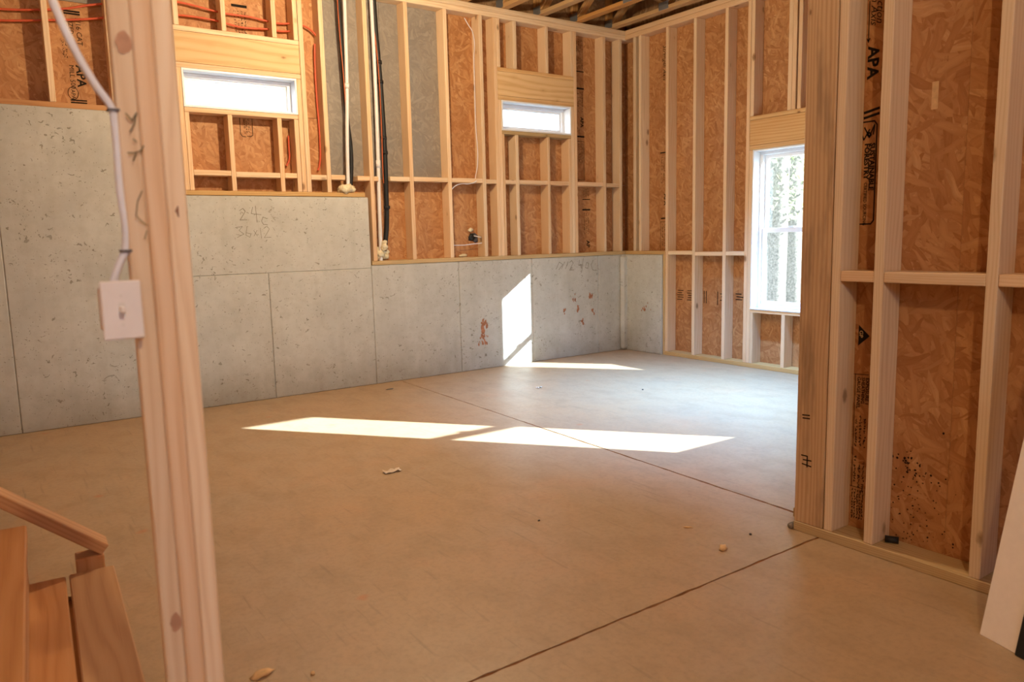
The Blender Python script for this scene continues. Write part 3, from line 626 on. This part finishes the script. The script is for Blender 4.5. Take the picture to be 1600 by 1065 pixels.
def window_hung(n, P, W, label):
    """P(u, d, z): u along the wall 0..W, d depth outwards from the stud face"""
    w = empty('window_%d' % n, P(W/2, 0, .6), label, kind='structure')
    def B(name, mat, bl, par=w, bev=.003):
        out = []
        for (u0, u1, d0, d1, z0, z1) in bl:
            p, q = P(u0, d0, z0), P(u1, d1, z1); out.append((tuple(map(min, zip(p, q))), tuple(map(max, zip(p, q)))))
        return boxes(name, mat, out, par, bev=bev)
    t = .016; zb, zt = .607, 2.214
    B('jamb_liner', 'vinyl', [(0, W, -.004, .11, zt-t, zt), (0, t, -.004, .11, zb+t, zt-t), (W-t, W, -.004, .11, zb+t, zt-t)])
    B('stool', 'vinyl', [(0, W, -.010, .11, zb, zb+t)])
    f = .032; d0, d1 = .10, .18
    B('frame', 'vinyl', [(t, W-t, d0, d1, zt-t-f, zt-t), (t, W-t, d0, d1, zb+t, zb+t+f), (t, t+f, d0, d1, zb+t+f, zt-t-f), (W-t-f, W-t, d0, d1, zb+t+f, zt-t-f)])
    a, b = t+f, W-t-f; lo, hi, mid = zb+t+f, zt-t-f, 1.412; s = .036
    B('upper_sash', 'vinyl', [(a, b, .145, .172, hi-s, hi), (a, b, .145, .172, mid-.022, mid+.022), (a, a+s, .145, .172, mid+.022, hi-s), (b-s, b, .145, .172, mid+.022, hi-s)])
    B('lower_sash', 'vinyl', [(a, b, .112, .140, mid-.024, mid+.024), (a, b, .112, .140, lo, lo+s), (a, a+s, .112, .140, lo+s, mid-.024), (b-s, b, .112, .140, lo+s, mid-.024)])
    B('pane', 'glass', [(a+s-.004, b-s+.004, .157, .160, mid+.018, hi-s+.004)], bev=0); B('pane', 'glass', [(a+s-.004, b-s+.004, .125, .128, lo+s-.004, mid-.020)], bev=0)
    l = B('latch', 'vinyl', [(W/2-.03, W/2+.03, .098, .125, mid+.024, mid+.036)])
    return w
window_hung(3, lambda u, d, z: (XR+d, 5.009-u, z), .787, 'tall white double hung window in right wall beside the post')
window_hung(4, lambda u, d, z: (4.50+u, YJ-d, z), .79, 'white double hung window in the return wall, hidden behind the post')

w5 = empty('window_5', (.1, YF, 2.4), 'added unseen window behind the viewpoint for fill daylight', kind='structure')  # added opening, lets cool daylight onto the foreground post
boxes('frame', 'vinyl', [((-1.2, YF-.06, 3.24), (1.2, YF+.01, 3.3)), ((-1.2, YF-.06, 2.4), (1.2, YF+.01, 2.46)), ((-1.2, YF-.06, 2.46), (-1.14, YF+.01, 3.24)), ((1.14, YF-.06, 2.46), (1.2, YF+.01, 3.24)), ((-.03, YF-.05, 2.46), (.03, YF, 3.24))], w5, bev=.003)
for a, b in ((-1.14, -.03), (.03, 1.14)): boxes('pane', 'glass', [((a, YF-.03, 2.46), (b, YF-.026, 3.24))], w5)
# ------------------------------------------------------------------ post in the foreground with switch and cable
pt = empty('stud_post', (.276, 1.445, 0), 'pine post of three nailed studs in left foreground, carrying a light switch', 'post'); pt.rotation_euler = (0, 0, R(-7))
for i, (x0, x1) in enumerate(((.2265, .2585), (.2590, .2895), (.2900, .3215))): board('stud', 'pale_stud', (x0, 1.40-.001*i, 0.0), (x1, 1.49, ZT2), pt).rotation_euler = (0, 0, R(-7)); pt.children[-1].matrix_parent_inverse = Matrix.Identity(4); pt.children[-1].rotation_euler = (0, 0, 0); pt.children[-1].location = ((x0+x1)/2-.276, (2.89-.001*i)/2-1.445, ZT2/2)
lt = pt.children
strokes('pencil_mark', 'pencil', [[(.006, .028), (.014, .018), (.022, .030), (.017, .012), (.010, .0)], [(.014, -.012), (.018, -.016)], [(.004, -.034), (.012, -.034), (.024, -.030), (.028, -.022)], [(.016, -.034), (.011, -.046)]], (.228, 1.3995, 1.585), '-y', lt[0], w=.0022)
strokes('pencil_mark', 'pencil', [[(.02, .02), (.012, .004), (.008, -.02), (.016, -.03), (.024, -.036)], [(.022, -.045), (.018, -.058)]], (.228, 1.3995, 1.47), '-y', lt[0], w=.0015)
def knot(u, y, z, a, b, par, mat='knot_pale'):
    bm = bmesh.new(); n = 14
    bm.faces.new([bm.verts.new((a*math.cos(6.283*i/n)*(1+.12*math.sin(3*i)), 0, b*math.sin(6.283*i/n)*(1+.1*math.cos(2*i)))) for i in range(n)])
    link('knot', bm_mesh(bm, 'knot'), M[mat], par, (u, y, z)); bm = None
for ch, u, y, z, a, b in ((lt[0], .2405, 1.4028, 1.725, .012, .018), (lt[2], .3055, 1.3945, 1.457, .009, .011), (lt[0], .2430, 1.4025, .735, .009, .018)): knot(u, y, z, a, b, ch, 'knot' if ch is lt[2] else 'knot_pale')
sw = empty('light_switch', (.2, 1.395, 1.25), 'white wall switch on the left edge of the foreground post', 'switch')
boxes('cover_plate', 'plate', [((.171, 1.386, 1.249), (.2315, 1.392, 1.345))], sw, bev=.002)
boxes('outlet_box', 'plate', [((.174, 1.392, 1.262), (.224, 1.445, 1.334))], sw, bev=.002)
boxes('toggle_slot', 'pvc', [((.1955, 1.3855, 1.2865), (.2055, 1.3862, 1.3095))], sw)
tg = boxes('toggle', 'plate', [((.1968, 1.374, 1.293), (.2042, 1.3868, 1.303))], sw, bev=.0015)
for z in (1.273, 1.321): boxes('screw', 'pvc', [((.1985, 1.3850, z-.002), (.2025, 1.3862, z+.002))], sw)
cb = tube('power_cable', 'cable', [(.02, 1.47, 2.6), (.09, 1.45, 2.1), (.1455, 1.42, 1.79), (.160, 1.412, 1.737), (.176, 1.411, 1.696), (.196, 1.411, 1.655), (.2165, 1.412, 1.620), (.2185, 1.413, 1.595), (.2175, 1.413, 1.50), (.2175, 1.413, 1.395), (.207, 1.414, 1.372), (.193, 1.416, 1.335)], .0062)
tag(cb, 'thick white cable stapled down the foreground post to switch', 'cable')
for z in (1.619, 1.393): boxes('staple', 'tape', [((.2095, 1.404, z-.0018), (.2265, 1.422, z+.0018))], cb)

# ------------------------------------------------------------------ stairs bottom left
st = empty('staircase', (.301, 2.70, 0), 'rough wooden stair of paired planks with low side rail at bottom left', 'stairs')
st.rotation_euler = (0, 0, R(-3.3))
def sboard(name, mat, a, b, axis=None, label=None):
    o = board(name, mat, a, b, None, axis, .004, label); o.parent = st; return o
for i in range(5):
    z = .375+.186*i; u = -.225*i
    for k in (0, 1):
        sboard('tread_plank', 'tread', (u-.131-.137*k, -1.02, z-.038), (u-.137*k-.003, 0.0 if k == 0 else -.008, z), 1)
    if i: sboard('riser', 'tread', (u-.036, -1.0, z-.186), (u-.012, -.012, z-.040), 1)
for v in (-.93, -.12):
    bm = bmesh.new()
    prof = [(-.03, .0), (-.03, .335)]
    for i in range(4): prof += [(-.225*(i+1)-.04, .335+.186*i), (-.225*(i+1)-.04, .335+.186*(i+1))]
    prof += [(-1.25, .335+.186*4), (-1.25, .62), (-.35, .0)]
    f = bm.faces.new([bm.verts.new((x, v, z)) for x, z in prof]); e = bmesh.ops.extrude_face_region(bm, geom=[f])
    for q in e['geom']:
        if isinstance(q, bmesh.types.BMVert): q.co.y += .038
    bmesh.ops.recalc_face_normals(bm, faces=bm.faces[:])
    o = link('stringer', bm_mesh(bm, 'stringer'), M['tread']); o.parent = st
bm = bmesh.new(); L = 1.3; bm_box(bm, (-.044, -.019, 0), (.044, .019, L), .003)
o = link('side_rail', bm_mesh(bm, 'side_rail'), M['tread']); o.parent = st
dz = Vector((-.77, .0, .636)).normalized(); ex = Vector((0, 1, 0)); ey = dz.cross(ex)
o.matrix_local = Matrix.Translation((-.022, .075, .418)) @ Matrix((ex, ey, dz)).transposed().to_4x4()
sboard('rail_post', 'tread', (-.108, .036, 0.0), (-.026, .112, .404), 2)

# ------------------------------------------------------------------ leaning white jamb at right edge
jm = empty('door_frame', (2.74, 1.113, 0), 'white painted door frame leaning on studs at the right edge', 'door frame')
e1 = Vector((-.043, -.133, 0)).normalized(); e3 = Vector((.16, -.031, .775)); e3 = (e3-e1*e3.dot(e1)).normalized(); e2 = e1.cross(e3)
mat4 = Matrix((e1, e2, e3)).transposed().to_4x4()
if e2.x > 0: pass
sg = 1 if e2.x > 0 else -1
def jb(name, mat, u0, u1, d0, d1, L):
    bm = bmesh.new(); bm_box(bm, (u0, min(sg*d0, sg*d1), 0), (u1, max(sg*d0, sg*d1), L), .002)
    o = link(name, bm_mesh(bm, name), M[mat]); o.parent = jm; o.matrix_local = Matrix.Translation((0, 0, .0)) @ mat4; return o
jb('jamb', 'door_white', 0, .140, 0, .030, 1.45); jb('jamb_edge', 'black', .141, .19, -.012, .034, 1.45)

# ------------------------------------------------------------------ pipes, foam, cables in the far wall
YP = 6.875
def pipe_run(name, mat, pts, r, label, group, couplings=(), cname='coupling', cr=1.3, ch=.05):
    t = empty(name, pts[-1], label, 'pipe', group)
    tube('run', mat, pts, r, t)
    for p in couplings:
        bm = bmesh.new(); bmesh.ops.create_cone(bm, cap_ends=True, segments=20, radius1=r*cr, radius2=r*cr, depth=ch)
        link(cname, bm_mesh(bm, cname, True), M[mat], t, p)
    return t
pipe_run('plastic_pipe', 'pvc', [(3.064, YP, 3.76), (3.058, YP, 3.4), (3.043, YP, 2.8), (3.02, YP, 2.35), (3.004, YP, 1.87)], .0175, 'thin white pipe rising from the foam on the taller concrete step', 'riser pipes in the grey bays', [(3.044, YP, 2.83)])
pipe_run('plastic_pipe', 'pvc', [(3.330, YP, 3.76), (3.334, YP, 2.82), (3.327, YP, 2.17), (3.320, YP, 1.85), (3.310, YP, 1.20)], .018, 'thin white pipe rising from the foam on the lower concrete ledge', 'riser pipes in the grey bays', [(3.326, YP, 2.13)], ch=.07)
pipe_run('insulated_line', 'black', [(3.015, YP+.03, 3.76), (3.024, YP+.03, 3.2), (3.046, YP+.03, 2.5), (3.064, YP+.03, 2.27), (3.058, YP+.03, 2.05), (3.040, YP+.03, 1.90)], .020, 'black insulated line bowing behind the left white pipe', 'riser pipes in the grey bays')
pipe_run('insulated_line', 'black', [(3.358, YP+.01, 3.76), (3.370, YP+.01, 3.35), (3.395, YP+.01, 2.84), (3.407, YP+.01, 2.18), (3.403, YP+.01, 1.86), (3.398, YP+.01, 1.65), (3.385, YP+.01, 1.48), (3.352, YP+.01, 1.30)], .0235, 'thick black insulated line with ties running down to the lower foam', 'riser pipes in the grey bays',
         [(3.402, YP+.01, 2.38), (3.407, YP+.01, 2.24), (3.393, YP+.01, 2.90), (3.386, YP+.01, 3.08), (3.400, YP, 1.72)], 'tie', 1.3, .030)
o = tube('control_wire', 'copper', [(3.332, YP+.03, 3.7), (3.362, YP-.015, 3.1), (3.372, YP-.015, 2.5), (3.366, YP-.015, 2.1), (3.375, YP, 1.95)], .005); tag(o, 'orange brown wire tied along the thick black line', 'wire')
o = tube('control_wire', 'copper', [(2.995, YP+.01, 3.72), (3.000, YP, 3.25), (3.016, YP, 2.9), (3.028, YP+.02, 2.4), (3.02, YP+.03, 1.95)], .005); tag(o, 'orange brown wire beside the left white pipe', 'wire')
def foam(x0, x1, z0, z1, y, label, n, seed):
    t = empty('spray_foam', ((x0+x1)/2, y, z0), label, 'foam', 'foam around the pipes'); bm0 = None
    random.seed(seed)
    for i in range(n):
        s = random.uniform(.022, .040); u = random.uniform(x0+s, x1-s); h = random.random()
        z = z0+s*.7+(z1-z0-2*s)*h*(1-abs((u-(x0+x1)/2)/(x1-x0))*1.2)
        lump('blob', 'foam', (u, y+random.uniform(-.03, .03), max(z, z0+s*.7)), (s*1.15, s, s), t, 2, .5, seed+i)
    return t
foam(2.905, 3.085, 1.852, 1.950, YP-.01, 'cream spray foam lump around the pipes on the taller step', 12, 3)
foam(3.268, 3.425, 1.215, 1.430, YP+.005, 'cream spray foam heap around the pipes on the lower ledge', 16, 9)
YC = 6.930
o = tube('orange_cable', 'orange', [(-.3, YC, 3.12), (.36, YC, 3.14), (.65, YC, 3.175), (.84, YC, 3.215), (.95, YC, 3.25), (1.09, YC, 3.285), (1.3, YC, 3.35), (1.60, YC, 3.375), (1.94, YC, 3.342), (2.0, YC, 3.338), (2.2, YC, 3.338), (2.37, YC, 3.322), (2.45, YC, 3.318), (2.62, YC, 3.335), (2.72, YC, 3.315), (2.795, YC, 3.255), (2.80, YC-.04, 3.20)], .0085); tag(o, 'upper orange cable strung through the studs above the left transom window', 'cable', None)
o = tube('orange_cable', 'orange', [(2.783, YC+.02, 3.19), (2.778, YC+.025, 3.06), (2.778, YC+.03, 2.72), (2.786, YC+.03, 2.33), (2.768, YC+.03, 2.10), (2.752, YC+.03, 2.06)], .0085); tag(o, 'orange cable dropping down the sheathing right of the left transom window', 'cable')
o = tube('orange_cable', 'orange', [(-.3, YC, 3.02), (.36, YC, 3.06), (.65, YC, 3.10), (1.0, YC, 3.16), (1.3, YC, 3.24), (1.61, YC, 3.272), (1.93, YC, 3.268), (2.0, YC, 3.258), (2.12, YC, 3.243), (2.37, YC, 3.257), (2.45, YC, 3.254), (2.56, YC, 3.266)], .0085); tag(o, 'lower orange cable strung through the studs above the left transom window', 'cable')
o = tube('orange_cable', 'orange', [(2.49, YC+.03, 2.36), (2.488, YC+.03, 2.24), (2.485, YC+.03, 2.15), (2.455, YC+.03, 2.09)], .008); tag(o, 'short orange cable hooking down below the left transom window', 'cable')
o = tube('thin_cable', 'cable', [(4.405, 6.95, 3.64), (4.44, 6.94, 3.58), (4.482, 6.92, 3.50), (4.487, 6.92, 3.2), (4.486, 6.92, 2.6), (4.494, 6.92, 2.16), (4.45, 6.90, 2.03), (4.42, 6.845, 1.99), (4.34, 6.86, 1.962), (4.25, 6.87, 1.962), (4.19, 6.88, 1.94), (4.15, 6.90, 1.90)], .0045); tag(o, 'thin white wire dropping beside a stud left of the right transom window', 'cable')
oc = tube('thin_cable', 'cable', [(4.14, 6.93, 1.335), (4.30, 6.93, 1.332), (4.42, 6.93, 1.342), (4.52, 6.90, 1.352), (4.565, 6.88, 1.372), (4.545, 6.89, 1.392), (4.48, 6.94, 1.418), (4.445, 6.97, 1.428)], .0045); tag(oc, 'white wire looping from a black hole above the concrete ledge', 'cable')
hb = empty('cable_entry', (4.45, YO, 1.36), 'black cable entry fitting in the sheathing above the ledge', 'fitting')
lump('gasket', 'black', (4.432, YO-.014, 1.415), (.040, .013, .040), hb, 2, .35, 2); lump('smear', 'tape', (4.475, YO-.003, 1.405), (.07, .004, .045), hb, 2, .5, 4)
o = lump('spray_foam', 'foam', (4.418, YO-.015, 1.49), (.030, .016, .022), None, 2, .5, 8); tag(o, 'small cream foam dab above the black cable entry', 'foam')
o = lump('spray_foam', 'foam', (4.30, YO-.03, 1.222), (.05, .03, .018), None, 2, .5, 11); tag(o, 'flat cream foam dab on ledge left of looping white wire', 'foam')

# ------------------------------------------------------------------ bits lying about
def bit(name, mat, loc, size, label, cat, rot=0.0, seed=1, group=None):
    o = lump(name, mat, (loc[0], loc[1], loc[2]+size[2]*.6), size, None, 2, .5, seed, z0=-size[2]*.6); o.rotation_euler = (0, 0, rot); return tag(o, label, cat, group)
bit('wood_chip', 'chip', (2.635, 2.133, 0), (.036, .015, .009), 'pale wood chip on the floor left of the timber post foot', 'wood chip', .6, 1)
bit('wood_chip', 'chip', (.66, 2.395, 0), (.036, .020, .010), 'pale wood chip on floor just right of the foreground post', 'wood chip', .2, 2)
bit('wood_chip', 'chip', (.795, 2.30, 0), (.010, .007, .006), 'tiny pale chip beside the larger chip near the foreground post', 'wood chip', 1.2, 3)
bit('wood_chip', 'chip', (2.703, 2.40, 0), (.020, .006, .004), 'small thin pale shaving on floor behind the bigger chip', 'wood chip', 2.3, 4)
bit('wood_chip', 'bark', (3.157, 6.50, 0), (.040, .010, .006), 'thin grey splinter on the floor against the far concrete wall', 'wood chip', .1, 5)
def scrap(loc, s, label, seed):
    bm = bmesh.new(); bmesh.ops.create_grid(bm, x_segments=8, y_segments=6, size=1)
    for v in bm.verts:
        v.co = Vector((v.co.x*s, v.co.y*s*.45*(1+.5*mn.noise(v.co*2+Vector((seed, 0, 0)))), .004+.022*abs(mn.noise(v.co*2.5+Vector((0, seed, 0))))))
    bmesh.ops.solidify(bm, geom=bm.faces[:], thickness=.0015)
    return tag(link('paper_scrap', bm_mesh(bm, 'paper_scrap', True), M['paper'], None, loc), label, 'paper')
scrap((1.997, 4.128, .001), .055, 'torn crumpled paper scrap on the open floor below the sun patch', 3)
scrap((4.25, 5.6, .001), .03, 'tiny pale paper scrap on floor near the far sun patch', 8)
def pipe_bit():
    bm = bmesh.new(); n = 20
    for r0 in (.015, .011):
        pass
    ring = []
    for r_ in (.015, .011):
        for x in (-.027, .027): ring.append([bm.verts.new((x, r_*math.cos(6.283*i/n), r_*math.sin(6.283*i/n))) for i in range(n)])
    a, b, c, d = ring
    for i in range(n):
        j = (i+1) % n
        bm.faces.new((a[i], a[j], b[j], b[i])); bm.faces.new((c[j], c[i], d[i], d[j])); bm.faces.new((a[j], a[i], c[i], c[j])); bm.faces.new((b[i], b[j], d[j], d[i]))
    o = link('pipe_offcut', bm_mesh(bm, 'pipe_offcut', True), M['black'], None, (3.165, 1.655, Zs+.0155)); o.rotation_euler = (0, 0, R(-62))
    tag(o, 'short black pipe offcut lying on bottom plate beside a stud', 'pipe')
pipe_bit()
for x, y, s, lb in ((2.86, 2.16, .008, 'tiny dark crumb on the floor beside the timber post'), (2.20, 2.92, .007, 'tiny dark crumb on open floor right of centre'), (4.9, 4.9, .010, 'small dark crumb on the bluish floor near the tall window')):
    bit('dirt_crumb', 'nail', (x, y, 0), (s, s*.8, s*.6), lb, 'crumb', .3, x)

# ------------------------------------------------------------------ outdoors
gr = boxes('ground', 'ground', [((-25, -25, -.6), (45, 45, -.25))]); tag(gr, 'leaf strewn ground outside the windows', kind='structure')
def tree(x, y, h, r, label, seed, crown=True):
    t = empty('tree', (x, y, -.25), label, 'tree', 'trees outside the tall window')
    random.seed(seed)
    pts = [(x, y, -.3), (x+random.uniform(-.1, .1), y+random.uniform(-.1, .1), h*.4), (x+random.uniform(-.3, .3), y+random.uniform(-.3, .3), h)]
    tube('trunk', 'bark', pts, r, t)
    bm = bmesh.new()
    for i in range(3200):
        a = random.uniform(0, 6.283); rr = 1.1*math.sqrt(random.random()); z = random.uniform(.2 if crown else 0, 1)*h
        c = Vector((x+rr*math.cos(a), y+rr*math.sin(a), z)); s = random.uniform(.03, .065)
        u = Vector((random.gauss(0, 1), random.gauss(0, 1), random.gauss(0, 1))).normalized(); v = u.orthogonal().normalized()
        bm.faces.new([bm.verts.new(c-world_loc(t)+s*q) for q in (u, v*.6, -u, -v*.6)])
    o = link('foliage', bm_mesh(bm, 'foliage'), M['leaf'], t, world_loc(t)); o['kind'] = 'stuff'
    return t
for i, (x, y, h, r) in enumerate(((11.5, 8.25, 8, .16), (14.0, 9.6, 9, .22), (16.5, 12.2, 9, .25), (19, 13.0, 10, .25), (12.2, 11.8, 7, .12), (21, 16.5, 10, .3), (18.3, 10.6, 9, .2))):
    tree(x, y, h, r, ['slim pale trunk closest to the tall window', 'broad leafy tree just behind the slim trunk outside', 'leafy tree further off through the tall window', 'tree far behind in the upper window pane', 'thin young tree seen at the left of the tall window', 'distant tree at the back of the wood outside', 'pale tree seen at the right of the tall window'][i], 20+i)
